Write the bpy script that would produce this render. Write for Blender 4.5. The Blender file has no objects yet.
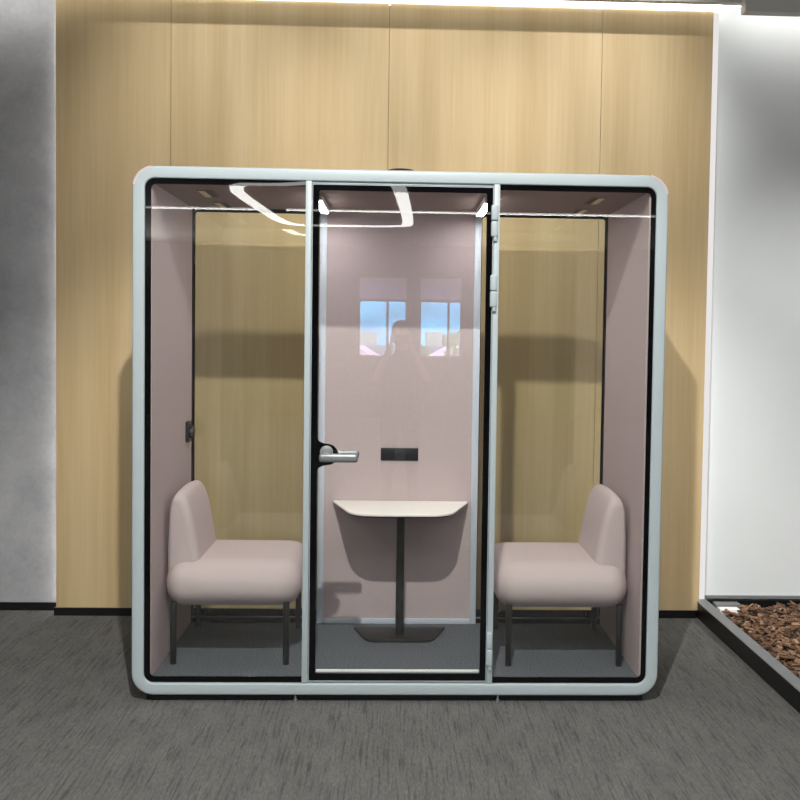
import bpy, bmesh, math, random
from mathutils import Vector, Matrix
random.seed(7)
C = bpy.context.scene.collection
PI = math.pi

# ------------------------------------------------------------------ materials
def mat(name):
    m = bpy.data.materials.new(name); m.use_nodes = True
    nt = m.node_tree; nt.nodes.clear()
    out = nt.nodes.new('ShaderNodeOutputMaterial')
    return m, nt, out

def N(nt, t, **kw):
    n = nt.nodes.new(t)
    for k, v in kw.items():
        if k in n.inputs: n.inputs[k].default_value = v
        else: setattr(n, k, v)
    return n

def lin(r, g, b):
    f = lambda c: (c/255/12.92) if c/255 <= .04045 else ((c/255+.055)/1.055)**2.4
    return (f(r), f(g), f(b), 1)

def plain(name, col, rough=.5, metal=0, spec=.5, noise=0, nscale=40, bump=0, stretch=(1,1,1)):
    m, nt, out = mat(name)
    b = N(nt, 'ShaderNodeBsdfPrincipled'); b.inputs['Roughness'].default_value = rough
    b.inputs['Metallic'].default_value = metal; b.inputs['Specular IOR Level'].default_value = spec
    b.inputs['Base Color'].default_value = col
    if noise or bump:
        tc = N(nt, 'ShaderNodeTexCoord'); mp = N(nt, 'ShaderNodeMapping'); mp.inputs['Scale'].default_value = stretch
        nt.links.new(tc.outputs['Object'], mp.inputs['Vector'])
        nz = N(nt, 'ShaderNodeTexNoise', Scale=nscale, Detail=5)
        nt.links.new(mp.outputs[0], nz.inputs['Vector'])
        if noise:
            mx = N(nt, 'ShaderNodeMix', data_type='RGBA')
            lo = tuple(c*(1-noise) for c in col[:3])+(1,); hi = tuple(min(1, c*(1+noise)) for c in col[:3])+(1,)
            mx.inputs[6].default_value = lo; mx.inputs[7].default_value = hi
            cr = N(nt, 'ShaderNodeMapRange'); cr.inputs[1].default_value = .3; cr.inputs[2].default_value = .7
            nt.links.new(nz.outputs['Fac'], cr.inputs[0]); nt.links.new(cr.outputs[0], mx.inputs[0])
            nt.links.new(mx.outputs[2], b.inputs['Base Color'])
        if bump:
            bp = N(nt, 'ShaderNodeBump', Strength=bump, Distance=.003)
            nt.links.new(nz.outputs['Fac'], bp.inputs['Height']); nt.links.new(bp.outputs[0], b.inputs['Normal'])
    nt.links.new(b.outputs[0], out.inputs[0])
    return m

def emit(name, col, s):
    m, nt, out = mat(name)
    e = N(nt, 'ShaderNodeEmission', Color=col, Strength=s)
    nt.links.new(e.outputs[0], out.inputs[0]); return m

def glass(name, tint, f0=.055):
    m, nt, out = mat(name)
    lw = N(nt, 'ShaderNodeLayerWeight', Blend=.5)
    pw = N(nt, 'ShaderNodeMath', operation='POWER'); pw.inputs[1].default_value = 5
    nt.links.new(lw.outputs['Facing'], pw.inputs[0])
    ma = N(nt, 'ShaderNodeMath', operation='MULTIPLY_ADD'); ma.inputs[1].default_value = 1-f0; ma.inputs[2].default_value = f0
    nt.links.new(pw.outputs[0], ma.inputs[0])
    tr = N(nt, 'ShaderNodeBsdfTransparent', Color=tint); gl = N(nt, 'ShaderNodeBsdfGlossy', Roughness=0.0)
    gl.inputs['Color'].default_value = (1, 1, 1, 1)
    mx = N(nt, 'ShaderNodeMixShader')
    nt.links.new(ma.outputs[0], mx.inputs[0]); nt.links.new(tr.outputs[0], mx.inputs[1]); nt.links.new(gl.outputs[0], mx.inputs[2])
    nt.links.new(mx.outputs[0], out.inputs[0]); return m

def wood_mat():
    m, nt, out = mat('pale_oak_veneer')
    b = N(nt, 'ShaderNodeBsdfPrincipled', Roughness=.55); b.inputs['Specular IOR Level'].default_value = .25
    tc = N(nt, 'ShaderNodeTexCoord')
    def noise(scale, sc, det):
        mp = N(nt, 'ShaderNodeMapping'); mp.inputs['Scale'].default_value = sc
        nt.links.new(tc.outputs['Object'], mp.inputs['Vector'])
        nz = N(nt, 'ShaderNodeTexNoise', Scale=scale, Detail=det); nt.links.new(mp.outputs[0], nz.inputs['Vector']); return nz
    a = noise(5, (1.3, 1, .05), 3); f = noise(70, (1, 1, .03), 4)
    r = N(nt, 'ShaderNodeValToRGB')
    r.color_ramp.elements[0].position = .3; r.color_ramp.elements[1].position = .7
    r.color_ramp.elements[0].color = WOOD_A; r.color_ramp.elements[1].color = WOOD_B
    ad = N(nt, 'ShaderNodeMath', operation='MULTIPLY_ADD'); ad.inputs[1].default_value = .35
    sc = N(nt, 'ShaderNodeMath', operation='MULTIPLY_ADD'); sc.inputs[1].default_value = .65; sc.inputs[2].default_value = 0
    nt.links.new(a.outputs['Fac'], sc.inputs[0]); nt.links.new(f.outputs['Fac'], ad.inputs[0]); nt.links.new(sc.outputs[0], ad.inputs[2])
    nt.links.new(ad.outputs[0], r.inputs[0]); nt.links.new(r.outputs[0], b.inputs['Base Color']); nt.links.new(b.outputs[0], out.inputs[0])
    return m

def carpet_mat():
    m, nt, out = mat('streaked_grey_carpet')
    b = N(nt, 'ShaderNodeBsdfPrincipled', Roughness=.95); b.inputs['Specular IOR Level'].default_value = .1
    tc = N(nt, 'ShaderNodeTexCoord')
    def noise(scale, sc, det, rot=0):
        mp = N(nt, 'ShaderNodeMapping'); mp.inputs['Scale'].default_value = sc; mp.inputs['Rotation'].default_value = (0, 0, rot)
        nt.links.new(tc.outputs['Object'], mp.inputs['Vector'])
        nz = N(nt, 'ShaderNodeTexNoise', Scale=scale, Detail=det, Roughness=.6); nt.links.new(mp.outputs[0], nz.inputs['Vector']); return nz
    s1 = noise(140, (1, .22, 1), 3); s2 = noise(85, (1, .05, 1), 3, .03); s3 = noise(11, (1, .4, 1), 6)
    def rng(n, a, bb, lo, hi):
        q = N(nt, 'ShaderNodeMapRange'); q.inputs[1].default_value = a; q.inputs[2].default_value = bb; q.inputs[3].default_value = lo; q.inputs[4].default_value = hi
        nt.links.new(n.outputs['Fac'], q.inputs[0]); return q
    q1 = rng(s1, .3, .7, .8, 1.2); q2 = rng(s2, .5, .68, 1.05, .64); q3 = rng(s3, .3, .7, .87, 1.12)
    m1 = N(nt, 'ShaderNodeMath', operation='MULTIPLY'); m2 = N(nt, 'ShaderNodeMath', operation='MULTIPLY')
    nt.links.new(q1.outputs[0], m1.inputs[0]); nt.links.new(q2.outputs[0], m1.inputs[1])
    nt.links.new(m1.outputs[0], m2.inputs[0]); nt.links.new(q3.outputs[0], m2.inputs[1])
    vm = N(nt, 'ShaderNodeVectorMath', operation='SCALE'); vm.inputs[0].default_value = CARPET[:3]
    nt.links.new(m2.outputs[0], vm.inputs['Scale']); nt.links.new(vm.outputs[0], b.inputs['Base Color'])
    bp = N(nt, 'ShaderNodeBump', Strength=.4, Distance=.004); nt.links.new(s1.outputs['Fac'], bp.inputs['Height']); nt.links.new(bp.outputs[0], b.inputs['Normal'])
    nt.links.new(b.outputs[0], out.inputs[0]); return m

def concrete_mat():
    m, nt, out = mat('mottled_concrete')
    b = N(nt, 'ShaderNodeBsdfPrincipled', Roughness=.7)
    tc = N(nt, 'ShaderNodeTexCoord')
    n1 = N(nt, 'ShaderNodeTexNoise', Scale=3, Detail=9, Roughness=.72); n2 = N(nt, 'ShaderNodeTexNoise', Scale=40, Detail=3)
    nt.links.new(tc.outputs['Object'], n1.inputs['Vector']); nt.links.new(tc.outputs['Object'], n2.inputs['Vector'])
    ad = N(nt, 'ShaderNodeMath', operation='MULTIPLY_ADD'); ad.inputs[1].default_value = .18
    nt.links.new(n2.outputs['Fac'], ad.inputs[0]); nt.links.new(n1.outputs['Fac'], ad.inputs[2])
    r = N(nt, 'ShaderNodeValToRGB'); e = r.color_ramp.elements
    e[0].position = .4; e[0].color = (.29, .293, .30, 1); e[1].position = .8; e[1].color = (.46, .463, .47, 1)
    nt.links.new(ad.outputs[0], r.inputs[0]); nt.links.new(r.outputs[0], b.inputs['Base Color']); nt.links.new(b.outputs[0], out.inputs[0])
    return m

def bark_mat():
    m, nt, out = mat('bark_chips')
    b = N(nt, 'ShaderNodeBsdfPrincipled', Roughness=.85)
    g = N(nt, 'ShaderNodeNewGeometry'); r = N(nt, 'ShaderNodeValToRGB'); e = r.color_ramp.elements
    e[0].color = lin(74, 54, 40); e[1].color = lin(165, 132, 104)
    x = e.new(.6); x.color = lin(122, 92, 68)
    nt.links.new(g.outputs['Random Per Island'], r.inputs[0]); nt.links.new(r.outputs[0], b.inputs['Base Color']); nt.links.new(b.outputs[0], out.inputs[0])
    return m

def blind_mat():
    m, nt, out = mat('roller_blind')
    d = N(nt, 'ShaderNodeBsdfDiffuse'); d.inputs['Color'].default_value = lin(225, 222, 232)
    t = N(nt, 'ShaderNodeBsdfTranslucent'); t.inputs['Color'].default_value = lin(205, 195, 215)
    x = N(nt, 'ShaderNodeMixShader'); x.inputs[0].default_value = .5
    nt.links.new(d.outputs[0], x.inputs[1]); nt.links.new(t.outputs[0], x.inputs[2]); nt.links.new(x.outputs[0], out.inputs[0])
    return m

WOOD_A = lin(190, 165, 122); WOOD_B = lin(211, 189, 148)
CARPET = lin(98, 98, 96)
M = dict(
    wood=wood_mat(), carpet=carpet_mat(), concrete=concrete_mat(), bark=bark_mat(),
    white_wall=plain('white_wall_paint', lin(222, 227, 227), .6, noise=.02, nscale=2),
    white_trim=plain('white_trim_paint', lin(232, 228, 228), .5),
    black_base=plain('black_skirting', lin(9, 9, 10), .4),
    frame=plain('pale_grey_powder_coat', lin(172, 184, 187), .38, spec=.4),
    shell=plain('grey_shell_coat', lin(170, 180, 184), .45),
    pinkstrip=plain('pale_pink_edge', lin(200, 188, 188), .4),
    frit=plain('black_glass_border', (.002, .002, .0025, 1), .01, spec=.4),
    felt=plain('pink_felt', lin(190, 174, 175), .95, spec=.1, noise=.05, nscale=160, bump=.15),
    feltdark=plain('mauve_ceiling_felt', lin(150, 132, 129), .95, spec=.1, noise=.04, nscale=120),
    fabric=plain('pink_woven_upholstery', lin(199, 184, 184), .9, spec=.15, noise=.06, nscale=260, bump=.3),
    podcarpet=plain('charcoal_pod_carpet', lin(98, 102, 108), .95, spec=.1, noise=.35, nscale=110, bump=.3),
    black=plain('black_metal', lin(15, 17, 19), .45),
    blackplastic=plain('black_plastic', lin(26, 30, 33), .45),
    postwhite=plain('pale_aluminium', lin(200, 208, 220), .4),
    white=plain('white_plastic', lin(250, 250, 250), .4),
    top=plain('cream_laminate', lin(253, 248, 243), .45),
    steel=plain('satin_steel', lin(150, 153, 155), .42, metal=.6),
    greymetal=plain('grey_edging_metal', lin(120, 123, 123), .45),
    glass=glass('clear_glass', (.962, .972, .96, 1)),
    winglass=glass('window_glass', (.97, .985, .98, 1)),
    led=emit('led_diffuser', (1, .98, .95, 1), 8.5),
    ledbar=emit('pod_led', (1, .98, .97, 1), 68),
    cove=emit('lit_wall_glow', (1, .95, .9, 1), 5),
    cove2=emit('cove_led_strong', (1, .96, .94, 1), 6),
    ceil=plain('grey_ceiling', lin(200, 200, 198), .8),
    ceildark=plain('dark_soffit', lin(205, 205, 200), .7),
    officewall=plain('office_wall_paint', lin(105, 102, 100), .8),
    blind=blind_mat(),
    hill=plain('hazy_blue_hills', (.09, .34, .55, 1), 1, spec=0, noise=.45, nscale=.05),
    roofpink=plain('lilac_metal_roof', lin(205, 160, 185), .7, noise=.08, nscale=2),
    render=plain('grey_render', lin(120, 125, 140), .8),
    leaf=plain('green_leaves', lin(96, 132, 76), .8, noise=.3, nscale=9),
    bark2=plain('tree_bark', lin(84, 66, 50), .9),
    town=plain('white_render', lin(160, 160, 156), .8),
    skin=plain('skin', lin(190, 140, 112), .55), tee=plain('dark_cotton', lin(40, 40, 44), .9),
    jeans=plain('dark_denim', lin(44, 48, 60), .9), hair=plain('black_hair', lin(18, 15, 14), .6),
    shoe=plain('black_leather', lin(22, 22, 22), .5), mouth=plain('lip', lin(150, 88, 80), .5), eye=plain('eye_white', lin(225, 222, 218), .3),
    vent=plain('dark_vent', lin(9, 9, 9), .6), vent_lit=plain('lit_vent_side', lin(225, 218, 190), .4, metal=.2),  # second tone: light on the vent recess side, put into the colour
)

# ------------------------------------------------------------------ mesh helpers
class MB:
    def __init__(s): s.bm = bmesh.new()
    def merge(s, bm2, mi=0):
        me = bpy.data.meshes.new('t'); 
        for f in bm2.faces: f.material_index = mi
        bm2.to_mesh(me); bm2.free(); s.bm.from_mesh(me); bpy.data.meshes.remove(me); return s
    def box(s, x0, x1, y0, y1, z0, z1, bev=0, seg=2, mi=0, rot=None):
        b = bmesh.new(); bmesh.ops.create_cube(b, size=1)
        for v in b.verts: v.co = Vector(((x0+x1)/2+v.co.x*(x1-x0), (y0+y1)/2+v.co.y*(y1-y0), (z0+z1)/2+v.co.z*(z1-z0)))
        if bev: bmesh.ops.bevel(b, geom=b.edges[:], offset=bev, segments=seg, affect='EDGES', profile=.5)
        if rot is not None: b.transform(rot)
        return s.merge(b, mi)
    def cyl(s, p0, p1, r0, r1=None, n=20, bev=0, mi=0):
        r1 = r0 if r1 is None else r1
        p0, p1 = Vector(p0), Vector(p1); d = p1-p0; b = bmesh.new()
        bmesh.ops.create_cone(b, cap_ends=True, segments=n, radius1=r0, radius2=r1, depth=d.length)
        if bev:
            es = [e for e in b.edges if any(len(f.verts) > 4 for f in e.link_faces)]
            bmesh.ops.bevel(b, geom=es, offset=bev, segments=2, affect='EDGES', profile=.5)
        b.transform(Matrix.Translation((p0+p1)/2) @ d.to_track_quat('Z', 'Y').to_matrix().to_4x4())
        return s.merge(b, mi)
    def prism(s, pts, axis, a, b_, bev=0, seg=2, mi=0):
        b = bmesh.new()
        def P(u, v, w): return {'x': (w, u, v), 'y': (u, w, v), 'z': (u, v, w)}[axis]
        v0 = [b.verts.new(P(u, v, a)) for u, v in pts]; v1 = [b.verts.new(P(u, v, b_)) for u, v in pts]
        b.faces.new(v0); b.faces.new(v1)
        n = len(pts)
        for i in range(n): b.faces.new((v0[i], v0[(i+1) % n], v1[(i+1) % n], v1[i]))
        bmesh.ops.recalc_face_normals(b, faces=b.faces[:])
        if bev:
            es = [e for e in b.edges if any(len(f.verts) == n for f in e.link_faces)]
            bmesh.ops.bevel(b, geom=es, offset=bev, segments=seg, affect='EDGES', profile=.5)
        return s.merge(b, mi)
    def ring(s, o, i, y0, y1, bev=0, mi=0):
        """flat plate with a hole; o and i are equally long outlines in x,z"""
        b = bmesh.new(); n = len(o)
        L = [[b.verts.new((u, y, v)) for u, v in pts] for pts, y in ((o, y0), (i, y0), (i, y1), (o, y1))]
        for k in range(4):
            A, B = L[k], L[(k+1) % 4]
            for j in range(n): b.faces.new((A[j], A[(j+1) % n], B[(j+1) % n], B[j]))
        bmesh.ops.recalc_face_normals(b, faces=b.faces[:]); return s.merge(b, mi)
    def loft(s, loops, caps=True, mi=0, closed=False):
        b = bmesh.new(); L = [[b.verts.new(p) for p in lp] for lp in loops]; n = len(loops[0])
        rng = range(len(L)) if closed else range(len(L)-1)
        for k in rng:
            A, B = L[k], L[(k+1) % len(L)]
            for j in range(n): b.faces.new((A[j], A[(j+1) % n], B[(j+1) % n], B[j]))
        if caps and not closed: b.faces.new(L[0]); b.faces.new(L[-1])
        bmesh.ops.recalc_face_normals(b, faces=b.faces[:]); return s.merge(b, mi)
    def tube(s, pts, r, n=8, closed=False, mi=0):
        pts = [Vector(p) for p in pts]; loops = []; m = len(pts)
        for k, p in enumerate(pts):
            a = pts[(k-1) % m] if (closed or k > 0) else p; c = pts[(k+1) % m] if (closed or k < m-1) else p
            t = (c-a).normalized(); up = Vector((0, 0, 1)) if abs(t.z) < .9 else Vector((1, 0, 0))
            u = t.cross(up).normalized(); w = u.cross(t)
            loops.append([p+r*(math.cos(2*PI*q/n)*u+math.sin(2*PI*q/n)*w) for q in range(n)])
        return s.loft(loops, True, mi, closed)
    def ball(s, c, r, seg=24, mi=0):
        b = bmesh.new(); bmesh.ops.create_uvsphere(b, u_segments=seg, v_segments=seg//2, radius=1)
        r = (r, r, r) if not hasattr(r, '__len__') else r
        for v in b.verts: v.co = Vector((c[0]+v.co.x*r[0], c[1]+v.co.y*r[1], c[2]+v.co.z*r[2]))
        return s.merge(b, mi)
    def rbox(s, c, h, r, n=14, puff=0, mi=0):
        """soft cushion box: half sizes h, corner radii r"""
        b = bmesh.new(); bmesh.ops.create_cube(b, size=2)
        bmesh.ops.subdivide_edges(b, edges=b.edges[:], cuts=n, use_grid_fill=True)
        for v in b.verts:
            p = v.co.copy(); q = Vector((0, 0, 0)); d = Vector((0, 0, 0))
            for k in range(3):
                x = math.copysign(abs(p[k])**.8, p[k])*h[k]; lim = h[k]-r[k]
                q[k] = max(-lim, min(lim, x)); d[k] = (x-q[k])/r[k]
            if d.length > 0: d = d.normalized()
            w = Vector(((q[k]+d[k]*r[k]) for k in range(3)))
            if puff:
                e = max(0, 1-(w.x/h[0])**2)*max(0, 1-(w.y/h[1])**2); w.z += puff*e*(1 if w.z > 0 else -.3)
                w.y += math.copysign(puff*max(0, 1-(w.x/h[0])**2)*max(0, 1-(w.z/h[2])**2), w.y)*(abs(w.y)/h[1])
            v.co = Vector(c)+w
        return s.merge(b, mi)
    def build(s, name, m, parent=None, smooth=35):
        me = bpy.data.meshes.new(name); bmesh.ops.recalc_face_normals(s.bm, faces=s.bm.faces[:])
        s.bm.to_mesh(me); s.bm.free()
        for x in (m if isinstance(m, (list, tuple)) else [m]): me.materials.append(x)
        if smooth:
            for p in me.polygons: p.use_smooth = True
            me.set_sharp_from_angle(angle=math.radians(smooth))
        o = bpy.data.objects.new(name, me); C.objects.link(o)
        if parent:
            o.parent = parent; w = Vector((0, 0, 0)); q = parent
            while q: w += q.location; q = q.parent
            me.transform(Matrix.Translation(-w))
        return o

def rrect(x0, x1, z0, z1, r, n=8):
    pts = []
    for cx, cz, a0 in ((x1-r, z1-r, 0), (x0+r, z1-r, 90), (x0+r, z0+r, 180), (x1-r, z0+r, 270)):
        for k in range(n+1):
            a = math.radians(a0+90*k/n); pts.append((cx+r*math.cos(a), cz+r*math.sin(a)))
    return pts

def thing(name, label, cat, loc=(0, 0, 0), group=None):
    o = bpy.data.objects.new(name, None); o.empty_display_size = .1; C.objects.link(o); o.location = loc
    return tag(o, label, cat, group)
def tag(o, label, cat, group=None, kind=None):
    o['label'] = label; o['category'] = cat
    if group: o['group'] = group
    if kind: o['kind'] = kind
    return o
def struct(name, mb, m, label=None, cat=None, smooth=35):
    o = mb.build(name, m, None, smooth); o['kind'] = 'structure'
    if label: o['label'] = label
    if cat: o['category'] = cat
    return o

# ------------------------------------------------------------------ room shell
XL, XR, YF, ZC = -6.0, 7.0, -15.6, 3.42
struct('floor', MB().box(XL, XR, YF, 1.6, -.1, 0), M['carpet'], 'dark grey streaked carpet floor under the meeting pod', 'floor')
# timber feature wall in four veneered boards
w = MB(); xs = [-1.924, -1.29, -.08, 1.118, 1.748]
for a, b in zip(xs, xs[1:]): w.box(a+.0012, b-.0012, 1.35, 1.39, .045, 3.46)
struct('wall_back', w, M['wood'], 'pale oak veneer wall with thin vertical seams behind the pod', 'wall')
struct('trim_1', MB().box(-1.9145, 1.745, 1.39, 1.46, .0, 3.46), M['black_base'], 'dark backing seen in the seams of the oak wall', 'trim')
struct('baseboard_back', MB().box(-1.934, 1.73, 1.343, 1.39, 0, .045), M['black_base'], 'black skirting along the foot of the oak wall', 'baseboard')
struct('wall_left', MB().box(XL, -1.92, 1.4601, 1.6, 0, 3.52), M['concrete'], 'mottled grey concrete wall at the left of the oak wall', 'wall')
struct('baseboard_left', MB().box(XL, -1.936, 1.447, 1.46, 0, .045), M['black_base'], 'black skirting along the foot of the concrete wall', 'baseboard')
struct('wall_right', MB().box(1.78, XR, 1.452, 1.6, 0, 3.52), M['white_wall'], 'plain white wall above the bark planter', 'wall')
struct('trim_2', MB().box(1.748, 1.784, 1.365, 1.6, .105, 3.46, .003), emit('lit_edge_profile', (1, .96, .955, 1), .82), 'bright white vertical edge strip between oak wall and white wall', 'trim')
struct('baseboard_right', MB().box(1.80, XR, 1.436, 1.452, .092, .108), M['greymetal'], 'thin grey metal strip along the foot of the white wall', 'baseboard')
struct('wall_side_left', MB().box(XL-.1, XL, YF, 1.6, 0, 4.5), M['officewall'])
struct('wall_side_right', MB().box(XR, XR+.1, YF, 1.6, 0, 4.5), M['officewall'])
# ceilings: tall bay in front of the pod, lower ceiling over the room beyond, soffit with light cove at the walls
struct('ceiling', MB().box(XL, XR, -6, 1.19, 4.45, 4.55).box(XL, XR, YF, -6, ZC, ZC+.1).box(XL, XR, -6.08, -6, ZC, 4.5).box(XL, XR, 1.15, 1.6, 3.56, 3.66), M['ceil'], 'grey ceiling of the office', 'ceiling')
struct('trim_3', MB().box(XL, XR, 1.15, 1.19, 3.443, 4.5).box(1.835, XR, 1.08, 1.1499, 3.377, 3.5), M['ceildark'], 'grey soffit edge hiding the cove lights', 'trim')
tag(MB().box(-1.93, 1.79, 1.335, 1.39, 3.463, 3.53, .004).build('cove_glow', M['cove']), 'glowing white strip standing in for the lit wall above the oak boards', 'light')  # glow added in place of the wall lit from inside the cove
tag(MB().box(1.9, 5.5, 1.26, 1.32, 3.49, 3.53, .004).build('cove_glow', M['cove2']), 'light strip hidden above the white wall at the right', 'light')
tag(MB().box(-5.5, -2.0, 1.26, 1.32, 3.50, 3.54, .004).build('cove_glow', M['cove2']), 'light strip hidden above the concrete wall at the left', 'light')
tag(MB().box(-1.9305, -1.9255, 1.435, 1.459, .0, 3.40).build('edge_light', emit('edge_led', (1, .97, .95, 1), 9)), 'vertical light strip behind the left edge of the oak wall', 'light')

# window wall behind the camera with two windows
S = (15.6+4.315)/(15+4.315)
fx = lambda x: -.022+(x+.022)*S
fz = lambda z: 1.6+(z-1.6)*S
W1 = (fx(-.755), fx(.19)); W2 = (fx(.425), fx(1.25)); WZ = (fz(1.19), fz(2.74)); ZB = fz(2.33)
struct('wall_front', MB().box(XL, W1[0], YF-.2, YF, 0, ZC).box(W1[1], W2[0], YF-.2, YF, 0, ZC).box(W2[1], XR, YF-.2, YF, 0, ZC)
       .box(W1[0], W1[1], YF-.2, YF, 0, WZ[0]).box(W2[0], W2[1], YF-.2, YF, 0, WZ[0]).box(W1[0], W1[1], YF-.2, YF, WZ[1], ZC).box(W2[0], W2[1], YF-.2, YF, WZ[1], ZC),
       M['officewall'], 'office wall with two windows, seen mirrored in the pod glass', 'wall')
struct('pillar', MB().box(W1[1]+.02, W2[0]-.02, YF, YF+.35, 0, ZC), M['officewall'], 'grey pillar between the two mirrored windows', 'pillar')
for k, (a, b), xm in ((1, W1, fx(-.19)), (2, W2, fx(.99))):
    f = MB()
    f.box(a, b, YF-.12, YF-.06, WZ[0], WZ[0]+.05).box(a, b, YF-.12, YF-.06, WZ[1]-.04, WZ[1]).box(a, a+.035, YF-.12, YF-.06, WZ[0], WZ[1]).box(b-.035, b, YF-.12, YF-.06, WZ[0], WZ[1])
    f.box(xm-.025, xm+.025, YF-.12, YF-.06, WZ[0], WZ[1]).box(a, b, YF-.12, YF-.06, ZB-.05, ZB)
    o = struct('window_%d' % k, f, M['greymetal'], ('left' if k == 1 else 'right')+' mirrored window with a roller blind at its top', 'window')
    MB().box(a+.01, b-.01, YF-.1, YF-.09, WZ[0], WZ[1]).build('pane', M['winglass'], o, 0)
    MB().box(a+.02, b-.02, YF-.055, YF-.05, ZB, WZ[1]).build('blind', M['blind'], o, 0)

# outside the windows
h = bmesh.new(); g = []
for i in range(61):
    row = []
    for j in range(9):
        x = -300+10*i; t = j/8
        top = 62+14*math.sin(i*.31+1)+7*math.sin(i*.83)+4*math.sin(i*1.9)
        row.append(h.verts.new((x, -260-90*t+3*math.sin(i*1.3+j), -6+(top+6)*t+2.5*math.sin(i*1.7+j*2.1)*t)))
    g.append(row)
for i in range(60):
    for j in range(8): h.faces.new((g[i][j], g[i+1][j], g[i+1][j+1], g[i][j+1]))
hm = MB(); hm.merge(h); o = struct('hills', hm, M['hill'], 'hazy blue hills beyond the mirrored windows', 'hill')
struct('ground', MB().box(-300, 300, -270, -16.5, -6.2, -6), M['render'], 'ground outside the windows', 'ground')
def house(name, x0, x1, y0, y1, z1, wallm, roofm, label, gable):
    t = thing(name, label, 'building', ((x0+x1)/2, (y0+y1)/2, -6))
    MB().box(x0, x1, y0, y1, -6, z1).build('wall', wallm, t, 0)
    if gable:
        m = MB().prism([(x0-.3, z1), (x1+.3, z1), ((x0+x1)/2+.5*gable, z1+.55), ((x0+x1)/2-.5*gable, z1+.55)], 'y', y0-.3, y1+.3)
        m.build('roof', roofm, t, 0)
    return t
house('low_building', -3.2, -.55, -30, -25, .75, M['render'], M['roofpink'], 'low building with lilac roof outside the left mirrored window', 1.5)
house('low_building', 1.0, 4.4, -30, -25, .75, M['render'], M['roofpink'], 'low building with lilac roof outside the right mirrored window', 2.0)
tag(MB().box(-8, 9, -38, -37.5, -6, 1.25).build('boundary_wall', M['render']), 'long grey wall beyond the lilac roofs outside the windows', 'wall')
for k, (x, w_, zt, lab) in enumerate(((-2.2, .7, 1.9, 'in the left mirrored window'), (2.9, .55, 2.0, 'at the left of the right mirrored window'), (4.3, .6, 1.85, 'at the right of the right mirrored window'))):
    house('town_house', x-w_, x+w_, -75-k, -70-k, zt, M['town'], M['town'], 'small white house below the blue hills, '+lab, 0)
def tree(x, y, z, r, label):
    t = thing('leafy_tree', label, 'tree', (x, y, -6))
    m = MB()
    for k in range(420):
        d = Vector((random.gauss(0, 1), random.gauss(0, 1), random.gauss(0, 1))).normalized()*random.uniform(.55, 1)**.5*r
        p = Vector((x, y, z))+d; s_ = random.uniform(.08, .16)*r
        u = Vector((random.gauss(0, 1), random.gauss(0, 1), random.gauss(0, 1))).normalized(); v = u.orthogonal().normalized()
        b = bmesh.new(); b.faces.new([b.verts.new(p+q) for q in (u*s_, v*s_*.6, -u*s_, -v*s_*.6)]); m.merge(b)
    m.build('foliage', M['leaf'], t, 0)
    MB().cyl((x, y, -6), (x, y, z), .16, .07, 10).build('trunk', M['bark2'], t)
tree(.55, -24.2, 1.0, .42, 'small green bush outside, left in the right mirrored window')
tree(1.9, -23.6, 1.25, .6, 'larger green tree outside, right in the right mirrored window')

# lights of the room seen mirrored in the glass
m = MB(); LP = [(-2.12, -7.9), (-1.88, -11.9), (-1.58, -12.3), (0.09, -12.2), (.16, -11.6), (-.02, -7.4), (-.3, -7.05), (-1.3, -7.85)]
lo, li = [], []
n = len(LP); c = Vector((-.9, -9.8))
pts = [Vector(p) for p in LP]
def offset_loop(pts, d):
    out = []
    for k in range(len(pts)):
        a, b, c_ = pts[k-1], pts[k], pts[(k+1) % len(pts)]
        t1, t2 = (b-a).normalized(), (c_-b).normalized(); n1, n2 = Vector((-t1.y, t1.x)), Vector((-t2.y, t2.x))
        nn = (n1+n2).normalized(); out.append(b+nn*d/max(.35, nn.dot(n1)))
    return out
def smooth_loop(pts, it=2):
    for _ in range(it):
        q = []
        for k in range(len(pts)):
            a, b = pts[k], pts[(k+1) % len(pts)]; q += [a*.82+b*.18, a*.18+b*.82]
        pts = q
    return pts
sp = smooth_loop(pts); A, B = offset_loop(sp, .085), offset_loop(sp, -.085)
loops = [[(A[k].x, A[k].y, 3.4195), (B[k].x, B[k].y, 3.4195), (B[k].x, B[k].y, 3.410), (A[k].x, A[k].y, 3.410)] for k in range(len(sp))]
t = m.loft(loops, False, 0, True).build('ceiling_loop_light', M['led'], None, 0)
tag(t, 'angular loop of white light on the ceiling, mirrored in the pod glass', 'light')
for a_, b_, lab in ((-5.6, -1.98, 'left'), (-1.62, 6.6, 'right')):
    tag(MB().box(a_, b_, -10.26, -10.17, 3.400, 3.408 if a_ < -2 else 3.4075).build('ceiling_line_light', M['led']), '%s piece of the thin white ceiling line light mirrored in the pod glass' % lab, 'light')

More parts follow.
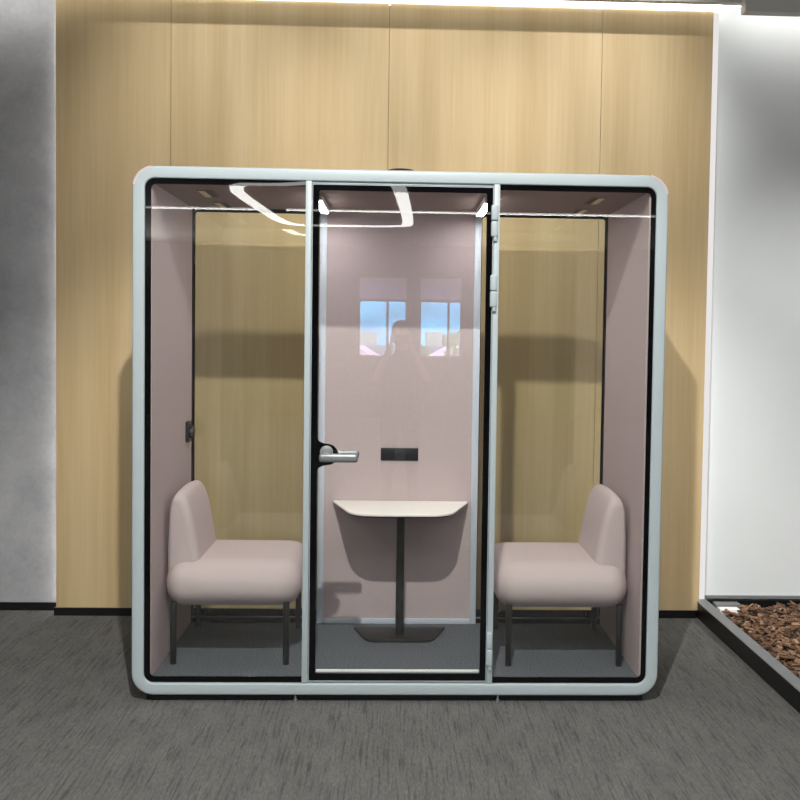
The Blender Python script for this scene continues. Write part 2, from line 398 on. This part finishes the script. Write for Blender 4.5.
# ------------------------------------------------------------------ planter
t = thing('bark_planter', 'low black planter bed with a grey rim below the white wall', 'planter', (1.74, 1.4, 0))
X0, X1, Y0, Y1, ZP = 1.735, 3.4, -1.5, 1.436, .098
MB().box(X0+.004, X0+.03, Y0, Y1, 0, ZP-.006).build('side_panel', M['black_base'], t)
MB().box(X0+.03, X1, Y0, Y0+.03, 0, ZP-.006).build('end_panel', M['black_base'], t)
MB().box(X0, X0+.066, Y0, Y1, ZP-.006, ZP, .002).build('rim', M['greymetal'], t)
MB().box(X0+.03, X1, Y1-.02, Y1, 0, ZP-.01).build('back_panel', M['black_base'], t)
MB().box(X0+.03, X1, Y0+.03, Y1-.02, .0, .04).build('base', M['black_base'], t)
b = bmesh.new()
def chip(x, y, z, L, Wd, th):
    R = Matrix.Translation((x, y, z)) @ Matrix.Rotation(random.uniform(0, 2*PI), 4, 'Z') @ Matrix.Rotation(random.gauss(0, .35), 4, 'X') @ Matrix.Rotation(random.gauss(0, .3), 4, 'Y')
    k = [random.uniform(.55, 1.1) for _ in range(8)]; vs = []
    for q, (sx, sy, sz) in enumerate(((-1, -1, -1), (1, -1, -1), (1, 1, -1), (-1, 1, -1), (-1, -1, 1), (1, -1, 1), (1, 1, 1), (-1, 1, 1))):
        vs.append(b.verts.new(R @ Vector((sx*L*k[q], sy*Wd*k[q]*k[(q+3) % 8], sz*th))))
    for f in ((0, 3, 2, 1), (4, 5, 6, 7), (0, 1, 5, 4), (1, 2, 6, 5), (2, 3, 7, 6), (3, 0, 4, 7)): b.faces.new([vs[i] for i in f])
for k in range(7500):
    x = random.uniform(X0+.098, X1-.05); y = random.uniform(Y0+.06, Y1-.09)
    if x < 1.99 and y > 1.22: continue
    s_ = random.uniform(.6, 1.35)
    chip(x, y, .055+random.uniform(0, .035), .026*s_, .011*s_, .004)
mm = MB(); mm.merge(b); o = mm.build('bark_mulch', M['bark'], None, 0)
tag(o, 'brown bark chips filling the planter bed', 'mulch', None, 'stuff')
tag(MB().box(1.845, 1.99, 1.345, 1.41, .041, .082, .002).build('grey_slab', M['greymetal']), 'small flat grey slab in the back corner of the planter', 'slab')
tag(MB().box(1.84, 1.955, 1.25, 1.31, .041, .078, .004).build('white_block', M['white']), 'small white block in front of the grey slab in the planter', 'block')

# ------------------------------------------------------------------ the meeting pod
pod = thing('meeting_pod', 'glass fronted meeting pod with pale grey rounded frame and pink felt lining', 'booth', (0, 0, 0))
HW, ZB0, ZT, RW, RO, D0, D1 = 1.15, .032, 2.313, .052, .095, 0.0, .08
def sec(w, d, r=.006, n=3):
    """rail section in (out, y): out runs from inner (0) to outer (w)"""
    pts = []
    for cx, cy, a0, rr in ((w-.016, d-.004, 0, .004), (.004, d-.004, 90, .004), (r, r, 180, r), (w-.009, .009, 270, .009)):
        for k in range(n+1):
            a = math.radians(a0+90*k/n); 
            pts.append((cx+rr*math.cos(a) if a0 != 0 else (w-.004)+.004*math.cos(a), cy+rr*math.sin(a)))
    return pts
SEC = sec(RW, D1-D0)
def rail(p0, p1, out):
    o_ = Vector(out)
    return [[Vector(p)+o_*(u-RW)+Vector((0, v+D0, 0)) for u, v in SEC] for p in (p0, p1)]
MB().loft(rail((-HW+RO, 0, ZT), (HW-RO, 0, ZT), (0, 0, 1))).build('top_rail', M['frame'], pod)
MB().loft(rail((-HW+RO, 0, ZB0), (HW-RO, 0, ZB0), (0, 0, -1))).build('bottom_rail', M['frame'], pod)
for s in (-1, 1): MB().loft(rail((s*HW, 0, ZB0+RO), (s*HW, 0, ZT-RO), (s, 0, 0))).build('side_post', M['frame'], pod)
for sx in (-1, 1):
    for sz in (-1, 1):
        cx, cz = sx*(HW-RO), (ZT-RO if sz > 0 else ZB0+RO); L = []
        for k in range(11):
            a = PI/2*k/10; d = Vector((sx*math.cos(a), 0, sz*math.sin(a)))
            L.append([Vector((cx, 0, cz))+d*(RO-RW+u)+Vector((0, v+D0, 0)) for u, v in SEC])
        o = MB().loft(L).build('corner_joint', M['frame'], pod)
        if sz > 0:
            L = []
            for k in range(9):
                a = PI/2*(.1+.8*k/8); d = Vector((sx*math.cos(a), 0, sz*math.sin(a))); Q = Vector((cx, 0, cz))
                L.append([Q+d*(RO+.0015)+Vector((0, .002, 0)), Q+d*(RO+.0015)+Vector((0, .05, 0)), Q+d*(RO-.003)+Vector((0, .05, 0)), Q+d*(RO-.011)+Vector((0, -.001, 0)), Q+d*(RO-.004)+Vector((0, -.0015, 0))])
            MB().loft(L).build('edge_strip', M['pinkstrip'], o)
# shell
SH = .93
def shell_ring():
    return MB().ring(rrect(-HW+.006, HW-.006, ZB0+.006, ZT-.006, RO-.006), rrect(-1.079, 1.079, .085, 2.262, .03), D1, SH)
shell_ring().build('outer_shell', M['shell'], pod)
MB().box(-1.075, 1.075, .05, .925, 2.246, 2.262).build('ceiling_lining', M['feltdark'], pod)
MB().box(-1.075, 1.075, .03, .925, .085, .1).build('floor_carpet', M['podcarpet'], pod)
for s in (-1, 1):
    a, b = sorted((s*1.072, s*1.082))
    MB().box(a, b, .03, .885, .1, 2.25).build('side_lining', M['felt'], pod)
MB().box(-1.09, 1.09, .025, .90, 0.004, .036).build('base_plinth', M['black_base'], pod)
for x in (-.442, .445):
    MB().cyl((x, .012, 0), (x, .012, .012), .008, .008, 12).cyl((x, .012, .01), (x, .012, .04), .004, .004, 10).build('levelling_foot', M['steel'], pod)
# front glazing
YG = .016
def pane(name, x0, x1, z0, z1, y, th, parent, r=.012):
    return MB().prism(rrect(x0, x1, z0, z1, r, 4), 'y', y, y+th).build(name, M['glass'], parent, 0)
for s in (-1, 1):
    a, b = (-1.099, -.413) if s < 0 else (.417, 1.099)
    p = pane('glass_pane', a, b, .085, 2.264, YG, .008, pod, .04)
    bi = .0265
    oo = rrect(-1.099, 1.099, .086, 2.263, .042, 8); ii = rrect(-1.0725, 1.0765, .111, 2.238, .02, 8)
    def clip(pts):  # keep the half of the outline on this pane's side
        return [(min(x, -.413) if s < 0 else max(x, .417), z) for x, z in pts]
    MB().ring(clip(oo), clip(ii), YG-.004, YG, ).build('black_border', M['frit'], p, 0)
for x0, x1 in ((-.4155, -.389), (.393, .4185)):
    MB().box(x0, x1, .001, .07, .087, 2.262, .003).build('mullion', M['frame'], pod)
MB().box(-.389, .393, .012, .06, 2.252, 2.262).build('door_head', M['shell'], pod)
MB().box(-.389, .393, .012, .06, .086, .091).build('door_threshold', M['shell'], pod)
# the door
dz0, dz1 = .093, 2.249
door = MB().ring(rrect(-.387, .391, dz0, dz1, .006, 3), rrect(-.3845, .3885, dz0+.0025, dz1-.0025, .005, 3), .006, .046).build('door', M['shell'], pod)
pane('door_glass', -.3842, .3882, dz0+.003, dz1-.003, .012, .010, door, .005)
MB().ring(rrect(-.3845, .3885, dz0+.0025, dz1-.0025, .006, 6), rrect(-.357, .3625, .127, 2.2225, .008, 6), .0085, .012).build('black_border', M['frit'], door, 0)
tab = [(-.36, 1.17), (-.356, 1.155), (-.347, 1.143), (-.33, 1.136), (-.312, 1.133)]
tab += [(-.312+.046*math.sin(math.radians(a)), 1.087+.046*math.cos(math.radians(a))) for a in range(15, 180, 15)]
tab += [(-.312, 1.041), (-.33, 1.038), (-.347, 1.031), (-.356, 1.019), (-.36, 1.004)]
MB().prism(tab, 'y', .0075, .012).build('lock_plate', M['frit'], door, 0)
hd = MB().cyl((-.316, .0075, 1.098), (-.316, -.012, 1.098), .029, .028, 32, .003).cyl((-.316, -.01, 1.088), (-.316, -.045, 1.088), .013, .013, 20)
hd.box(-.344, -.178, -.068, -.042, 1.061, 1.098, .012, 4)
hd.build('handle', M['steel'], door)
hi = MB().cyl((-.316, .022, 1.098), (-.316, .042, 1.098), .028, .029, 32, .003).cyl((-.316, .04, 1.088), (-.316, .075, 1.088), .013, .013, 20)
hi.box(-.344, -.178, .072, .098, 1.061, 1.098, .012, 4)
hi.build('handle', M['steel'], door)
for z0, z1 in ((2.036, 2.172), (1.734, 1.872), (.169, .315)):
    x0, x1 = (.381, .409) if z0 > .5 else (.389, .415)
    zm = (z0+z1)/2
    MB().box(x0, x1, -.016, .01, zm+.0015, z1, .005, 3).box(x0, x1, -.016, .01, z0, zm-.0015, .005, 3).cyl(((x0+x1)/2+.004, -.005, z0-.018), ((x0+x1)/2+.004, -.005, z0+.01), .0085, .0085, 14).build('hinge', M['frame'], door)
MB().box(-.3555, .361, .024, .034, .126, .1385, .003).build('bottom_seal', M['white'], door)
# rear glazing and centre panel
YR = .885
for s in (-1, 1):
    a, b = (-1.071, -.419) if s < 0 else (.414, 1.071)
    p = pane('rear_glass_pane', a, b, .1, 2.248, YR, .008, pod, .01)
    i0, i1 = (a+.013, b-.004) if s < 0 else (a+.004, b-.013)
    MB().ring(rrect(a, b, .1, 2.248, .01, 6), rrect(i0, i1, .168, 2.226, .014, 6), YR-.004, YR).build('black_border', M['frit'], p, 0)
    MB().box(a, b, YR-.02, YR-.005, .128, .133).build('sill_bead', M['greymetal'], p)
    x0, x1 = (-1.075, -1.066) if s < 0 else (1.066, 1.075)
    MB().box(x0, x1, YR-.012, YR-.004, .1, 2.246).build('corner_gasket', M['black'], p)
rp = MB().box(-.392, .387, .872, .892, .118, 2.246).build('rear_panel', M['felt'], pod)
for x0, x1 in ((-.419, -.384), (.379, .414)): MB().box(x0, x1, .862, .9, .1, 2.246, .003).build('panel_post', M['postwhite'], rp)
MB().box(-.384, .379, .862, .9, .1, .127, .002).build('panel_foot_trim', M['postwhite'], rp)
sk = MB().box(-.094, .101, .864, .872, .957, 1.023, .003).build('power_socket', M['blackplastic'], rp)
# ceiling fittings
for s, x in ((-1, -.385), (1, .392)):
    lb = MB().box(x-.019, x+.019, .27, .74, 2.214, 2.246, .003).build('light_bar', M['white'], pod)
    MB().box(x-.0165, x+.0165, .275, .73, 2.2115, 2.2138).build('diffuser', M['ledbar'], lb)
for s in (-1, 1):
    for y0, y1 in ((.235, .435), (.64, .84)):
        x0, x1 = sorted((s*.858, s*.922)) if s < 0 else (.862, .922)
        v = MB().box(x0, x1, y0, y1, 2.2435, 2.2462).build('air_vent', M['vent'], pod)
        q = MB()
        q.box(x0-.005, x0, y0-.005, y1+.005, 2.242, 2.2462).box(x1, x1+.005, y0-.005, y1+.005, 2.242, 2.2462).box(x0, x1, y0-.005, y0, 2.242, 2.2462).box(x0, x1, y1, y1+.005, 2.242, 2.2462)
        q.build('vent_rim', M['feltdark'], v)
        xa, xb = (x0, x0+.03) if s < 0 else (x1-.03, x1)
        MB().box(xa+.002, xb, y0+.004, y1-.004, 2.241, 2.2436).build('recess_lit_side', M['vent_lit'], v)  # pale strip paints the lit side of the vent recess
MB().cyl((-.008, .3, 2.3), (-.008, .3, 2.352), .072, .072, 32).cyl((-.008, .3, 2.352), (-.008, .3, 2.363), .075, .055, 32, .003).build('fan_cap', M['black'], pod)
cs = MB().box(-1.072, -1.056, .72, .80, 1.055, 1.160, .004).build('control_switch', M['blackplastic'], pod)
MB().cyl((-1.056, .765, 1.105), (-1.035, .765, 1.105), .032, .029, 28, .004).build('dial', M['blackplastic'], cs)

# ------------------------------------------------------------------ table
t = thing('pedestal_table', 'small cream topped pedestal table against the pink rear panel', 'table', (.013, .66, .1))
def top_outline():
    half = [(.348, .868), (.350, .85), (.345, .835), (.26, .545), (.245, .515), (.22, .487), (.19, .468), (.16, .459), (.13, .456)]
    return [(.013+x, y) for x, y in half]+[(.013-x, y) for x, y in reversed(half)]
tt = MB().prism(top_outline(), 'z', .737, .747, .002).build('tabletop', M['top'], t)
MB().prism([(.013+(x-.013)*.985, .66+(y-.66)*.985) for x, y in top_outline()], 'z', .731, .7368, .001).build('underside', M['black'], tt)
MB().cyl((.013, .64, .108), (.013, .64, .731), .0205, .0205, 24).build('post', M['black'], t)
ho = [(.232, .772), (.234, .765), (.228, .75), (.178, .59), (.165, .565), (.145, .545), (.12, .538)]
bo = [(.013+x, y) for x, y in ho]+[(.013-x, y) for x, y in reversed(ho)]
MB().prism(bo, 'z', .101, .112, .002).build('base_plate', M['black'], t)

# ------------------------------------------------------------------ chairs
def chair(label):
    """low armless chair facing +x, backrest at -x; modelled at the left place"""
    t = thing('lounge_chair', label, 'chair', (-.75, .5, .1), 'pink lounge chairs in the pod')
    MB().rbox((-.7525, .5, .459), (.3125, .325, .106), (.09, .13, .104), 16, .006).build('seat', M['fabric'], t, 80)
    prof = [(-1.060, .50), (-1.060, .60), (-1.056, .70), (-1.050, .79), (-1.043, .85), (-1.030, .885), (-1.010, .898), (-.988, .888), (-.968, .858), (-.950, .80), (-.936, .73), (-.922, .64), (-.908, .56), (-.905, .50)]
    def fine(p, it=2):
        for _ in range(it):
            q = [p[0]]
            for u, v in zip(p, p[1:]): q += [(u[0]*.75+v[0]*.25, u[1]*.75+v[1]*.25), (u[0]*.25+v[0]*.75, u[1]*.25+v[1]*.75)]
            p = q+[p[-1]]
        return p
    prof = fine(prof)
    def inset(d):
        out = []
        for x, z in prof:
            xc = -.983-.045*max(0, z-.56)/.34
            out.append((xc+(x-xc)*(1-d/.075), .5+(z-.5)*(1-d/.3)))
        return out
    Y0_, Y1_, rr = .252, .742, .05
    def loop_at(y, d):
        u = (y-(Y0_+Y1_)/2)/((Y1_-Y0_)/2)
        return [(x, y, .56+(z-.56)*(.91+.05*(1-u*u)) if z > .56 else z) for x, z in inset(d)]
    loops = []
    for k in range(8):
        a = PI/2*k/7; loops.append(loop_at(Y0_+rr*(1-math.sin(a)) if 0 else Y0_+rr*(1-math.cos(a)), rr*(1-math.sin(a))*.62))
    mid = [loop_at(Y0_+rr+(Y1_-Y0_-2*rr)*k/12, 0) for k in range(1, 12)]
    end = [[(x, Y0_+Y1_-y, z) for x, y, z in lp] for lp in reversed(loops)]
    br = MB().loft(loops+mid+end).build('backrest', M['fabric'], t, 60)
    for ys in (Y0_+.0135, Y1_-.0135):
        MB().tube(loop_at(ys, .0125), .0028, 6).build('seam', M['fabric'], br)
    MB().box(-.98, -.54, .28, .72, .37, .385, .004).build('seat_base', M['black'], t)
    for x in (-1.016, -.506):
        for y in (.212, .788): MB().cyl((x, y, .1), (x, y, .385), .0138, .0148, 18, .002).build('leg', M['black'], t)
    return t
ch = chair('pink upholstered lounge chair with black legs, at the left end of the pod')
r = ch.copy(); C.objects.link(r); r.location = (.7545, .49, .1); r.rotation_euler = (0, 0, 0); r.scale = (-1, 1, 1)
r['label'] = 'pink upholstered lounge chair with black legs, at the right end of the pod'
for p in list(ch.children):
    q = p.copy(); C.objects.link(q); q.parent = r
    for p2 in p.children:
        q2 = p2.copy(); C.objects.link(q2); q2.parent = q

# ------------------------------------------------------------------ the photographer, mirrored in the door
PX, PY = .025, -4.66
per = None
def body():
    J = {}; E = []; R = {}
    def v(n, x, y, z, r, par=None, r2=None):
        J[n] = (PX+x, PY+y, z); R[n] = (r, r2 or r)
        if par: E.append((par, n))
    v('pelvis', 0, 0, .95, .155, None, .12)
    v('waist', 0, 0, 1.08, .145, 'pelvis', .11); v('chest', 0, .01, 1.27, .165, 'waist', .125); v('neckb', 0, .0, 1.44, .08, 'chest')
    v('neck', 0, .015, 1.51, .055, 'neckb'); v('skull0', 0, .03, 1.57, .07, 'neck', .085); v('skull', 0, .025, 1.645, .077, 'skull0', .095); v('crown', 0, .015, 1.70, .065, 'skull', .075)
    for s, n in ((-1, 'l'), (1, 'r')):
        v('sh'+n, s*.165, 0, 1.40, .062, 'chest'); v('el'+n, s*.235, .1, 1.20, .044, 'sh'+n); v('wr'+n, s*.10, .27, 1.49, .028, 'el'+n)
        v('pa'+n, s*.088, .29, 1.545, .03, 'wr'+n, .02)
        v('hip'+n, s*.095, 0, .87, .098, 'pelvis'); v('kn'+n, s*.11, .03, .49, .062, 'hip'+n); v('an'+n, s*.12, -.01, .1, .042, 'kn'+n)
        v('ft'+n, s*.135, .12, .045, .04, 'an'+n, .035)
    names = list(J); me = bpy.data.meshes.new('person')
    me.from_pydata([J[k] for k in names], [(names.index(a), names.index(b)) for a, b in E], [])
    o = bpy.data.objects.new('person', me); C.objects.link(o)
    bpy.context.view_layer.objects.active = o
    sk_ = o.modifiers.new('skin', 'SKIN'); sk_.use_smooth_shade = True
    if not me.skin_vertices: me.skin_vertices.new()
    for i, k in enumerate(names):
        d = me.skin_vertices[0].data[i]; d.radius = R[k]; d.use_root = (k == 'pelvis')
    sb = o.modifiers.new('sub', 'SUBSURF'); sb.levels = 2; sb.render_levels = 2
    dg = bpy.context.evaluated_depsgraph_get(); em = bpy.data.meshes.new_from_object(o.evaluated_get(dg))
    bpy.data.objects.remove(o)
    b = bmesh.new(); b.from_mesh(em); bpy.data.meshes.remove(em)
    for f in b.faces:
        cpt = f.calc_center_median(); x, y, z = abs(cpt.x-PX), cpt.y-PY, cpt.z
        mi = 0
        if z < .075 or (z < .1 and y > .05): mi = 3
        elif z < .97: mi = 2
        elif z < 1.475 and not (y > .11): mi = 1
        f.material_index = mi
    # fingers and thumbs
    def chain(bm_, pts, rad):
        t_ = MB(); t_.tube(pts, rad, 8); me_ = bpy.data.meshes.new('f'); t_.bm.to_mesh(me_); t_.bm.free(); bm_.from_mesh(me_); bpy.data.meshes.remove(me_)
    for s in (-1, 1):
        bx, by, bz = PX+s*.088, PY+.29, 1.545
        for k, L in enumerate((.062, .072, .076, .066)):
            zz = bz+.004+.019*k
            chain(b, [(bx+s*.004, by, zz), (bx+s*.0, by+.03*L/.07, zz+.006), (bx-s*.018, by+.052*L/.07, zz+.008), (bx-s*.036*L/.07, by+.055, zz+.008)], .0085)
        chain(b, [(bx, by-.006, bz+.012), (bx-s*.012, by-.006, bz+.045), (bx-s*.028, by+.006, bz+.066)], .0095)
        t_ = MB(); t_.ball((PX+s*.079, PY+.02, 1.635), (.012, .022, .032), 12)     # ear
        me_ = bpy.data.meshes.new('f'); t_.bm.to_mesh(me_); t_.bm.free(); b.from_mesh(me_); bpy.data.meshes.remove(me_)
    nose = MB(); nose.loft([[(PX-.006, PY+.118, 1.655), (PX+.006, PY+.118, 1.655), (PX, PY+.125, 1.655)], [(PX-.016, PY+.115, 1.612), (PX+.016, PY+.115, 1.612), (PX, PY+.143, 1.615)], [(PX-.012, PY+.11, 1.60), (PX+.012, PY+.11, 1.60), (PX, PY+.125, 1.602)]])
    me_ = bpy.data.meshes.new('f'); nose.bm.to_mesh(me_); nose.bm.free(); b.from_mesh(me_); bpy.data.meshes.remove(me_)
    me = bpy.data.meshes.new('person'); b.to_mesh(me); b.free()
    for k in ('skin', 'tee', 'jeans', 'shoe'): me.materials.append(M[k])
    for p in me.polygons: p.use_smooth = True
    o = bpy.data.objects.new('person', me); C.objects.link(o)
    tag(o, 'person in dark clothes holding up a phone, mirrored in the pod door', 'person')
    hr = MB(); hb = bmesh.new(); bmesh.ops.create_uvsphere(hb, u_segments=72, v_segments=48, radius=1)
    for q in hb.verts: q.co = Vector((PX+q.co.x*.09, PY+.012+q.co.y*.106, 1.665+q.co.z*.088))
    bmesh.ops.delete(hb, geom=[q for q in hb.verts if q.co.z < 1.60+.75*max(0, q.co.y-PY+.02)], context='VERTS')
    hr.merge(hb); hr.build('hair', M['hair'], o)
    for s in (-1, 1): MB().ball((PX+s*.031, PY+.108, 1.65), (.013, .01, .008), 12).build('eye', M['eye'], o)
    MB().ball((PX, PY+.112, 1.578), (.024, .01, .007), 12).build('mouth', M['mouth'], o)
    return o
body()
tag(MB().box(-.053, .103, -4.335, -4.327, 1.548, 1.622, .003).build('smartphone', M['blackplastic']), 'dark phone held up by the mirrored photographer', 'phone')

# ------------------------------------------------------------------ lights
def spot(name, loc, target, power, angle, blend, radius, col=(1, .975, .945)):
    l = bpy.data.lights.new(name, 'SPOT'); l.energy = power; l.spot_size = math.radians(angle); l.spot_blend = blend; l.shadow_soft_size = radius; l.color = col
    o = bpy.data.objects.new(name, l); C.objects.link(o); o.location = loc
    o.rotation_euler = (Vector(target)-Vector(loc)).to_track_quat('-Z', 'Y').to_euler(); return o
spot('ceiling_spotlight', (-.15, -3.12, 4.31), (-.08, -.47, .92), 800, 64, .5, .04)
for x in (-1.06, .02, 1.1): spot('ceiling_spotlight', (x, -.3, 4.33), (x, 1.35, 2.5), 150, 54, 1, .04)
spot('ceiling_spotlight', (1.6, -.35, 4.33), (.3, 1.39, 2.1), 70, 76, .9, .04)
def area(name, loc, sx, sy, power, up=False):
    l = bpy.data.lights.new(name, 'AREA'); l.shape = 'RECTANGLE'; l.size = sx; l.size_y = sy; l.energy = power; l.color = (1, .98, .97)
    o = bpy.data.objects.new(name, l); C.objects.link(o); o.location = loc
    if up: o.rotation_euler = (PI, 0, 0)
for x in (-3.2, 0, 3.2): area('ambient_fill', (x, -5.0, 4.42), 1.2, .6, 62)  # unseen fill lamps added to lift the ambient light
for x in (-5.2, 6.2): area('ceiling_fill', (x, -11.3, 2.7), .8, 7, 400, True)  # added out of sight so the far ceiling looks bright in the glass
spot('ceiling_spotlight', (3.3, -1.6, 4.3), (2.7, 1.45, .8), 420, 46, .9, .05)  # extra unseen spot added to brighten the lower white wall
wd = bpy.data.worlds.new('World'); bpy.context.scene.world = wd; wd.use_nodes = True
wd.node_tree.nodes['Background'].inputs['Color'].default_value = (.75, .88, 1, 1)
wd.node_tree.nodes['Background'].inputs['Strength'].default_value = 15

# ------------------------------------------------------------------ camera
cam = bpy.data.cameras.new('camera'); co = bpy.data.objects.new('camera', cam); C.objects.link(co)
cx, cy, cz, pit, yaw, rol = -.0220, -4.3155, 1.5992, .0404, .0341, .0139
f_ = Vector((math.sin(yaw)*math.cos(pit), math.cos(yaw)*math.cos(pit), -math.sin(pit))); r_ = Vector((math.cos(yaw), -math.sin(yaw), 0)); u_ = r_.cross(f_)
r2 = math.cos(rol)*r_+math.sin(rol)*u_; u2 = -math.sin(rol)*r_+math.cos(rol)*u_
co.matrix_world = Matrix(((r2.x, u2.x, -f_.x, cx), (r2.y, u2.y, -f_.y, cy), (r2.z, u2.z, -f_.z, cz), (0, 0, 0, 1)))
cam.sensor_width = 36; cam.lens = 45; cam.shift_x = -29.6/800; cam.shift_y = -22.1/800; cam.clip_start = .01; cam.clip_end = 1000
sc = bpy.context.scene; sc.camera = co
sc.view_settings.view_transform = 'Standard'; sc.view_settings.look = 'None'; sc.view_settings.exposure = 0; sc.view_settings.gamma = 1
sc.cycles.max_bounces = 8; sc.cycles.transparent_max_bounces = 24; sc.cycles.diffuse_bounces = 4
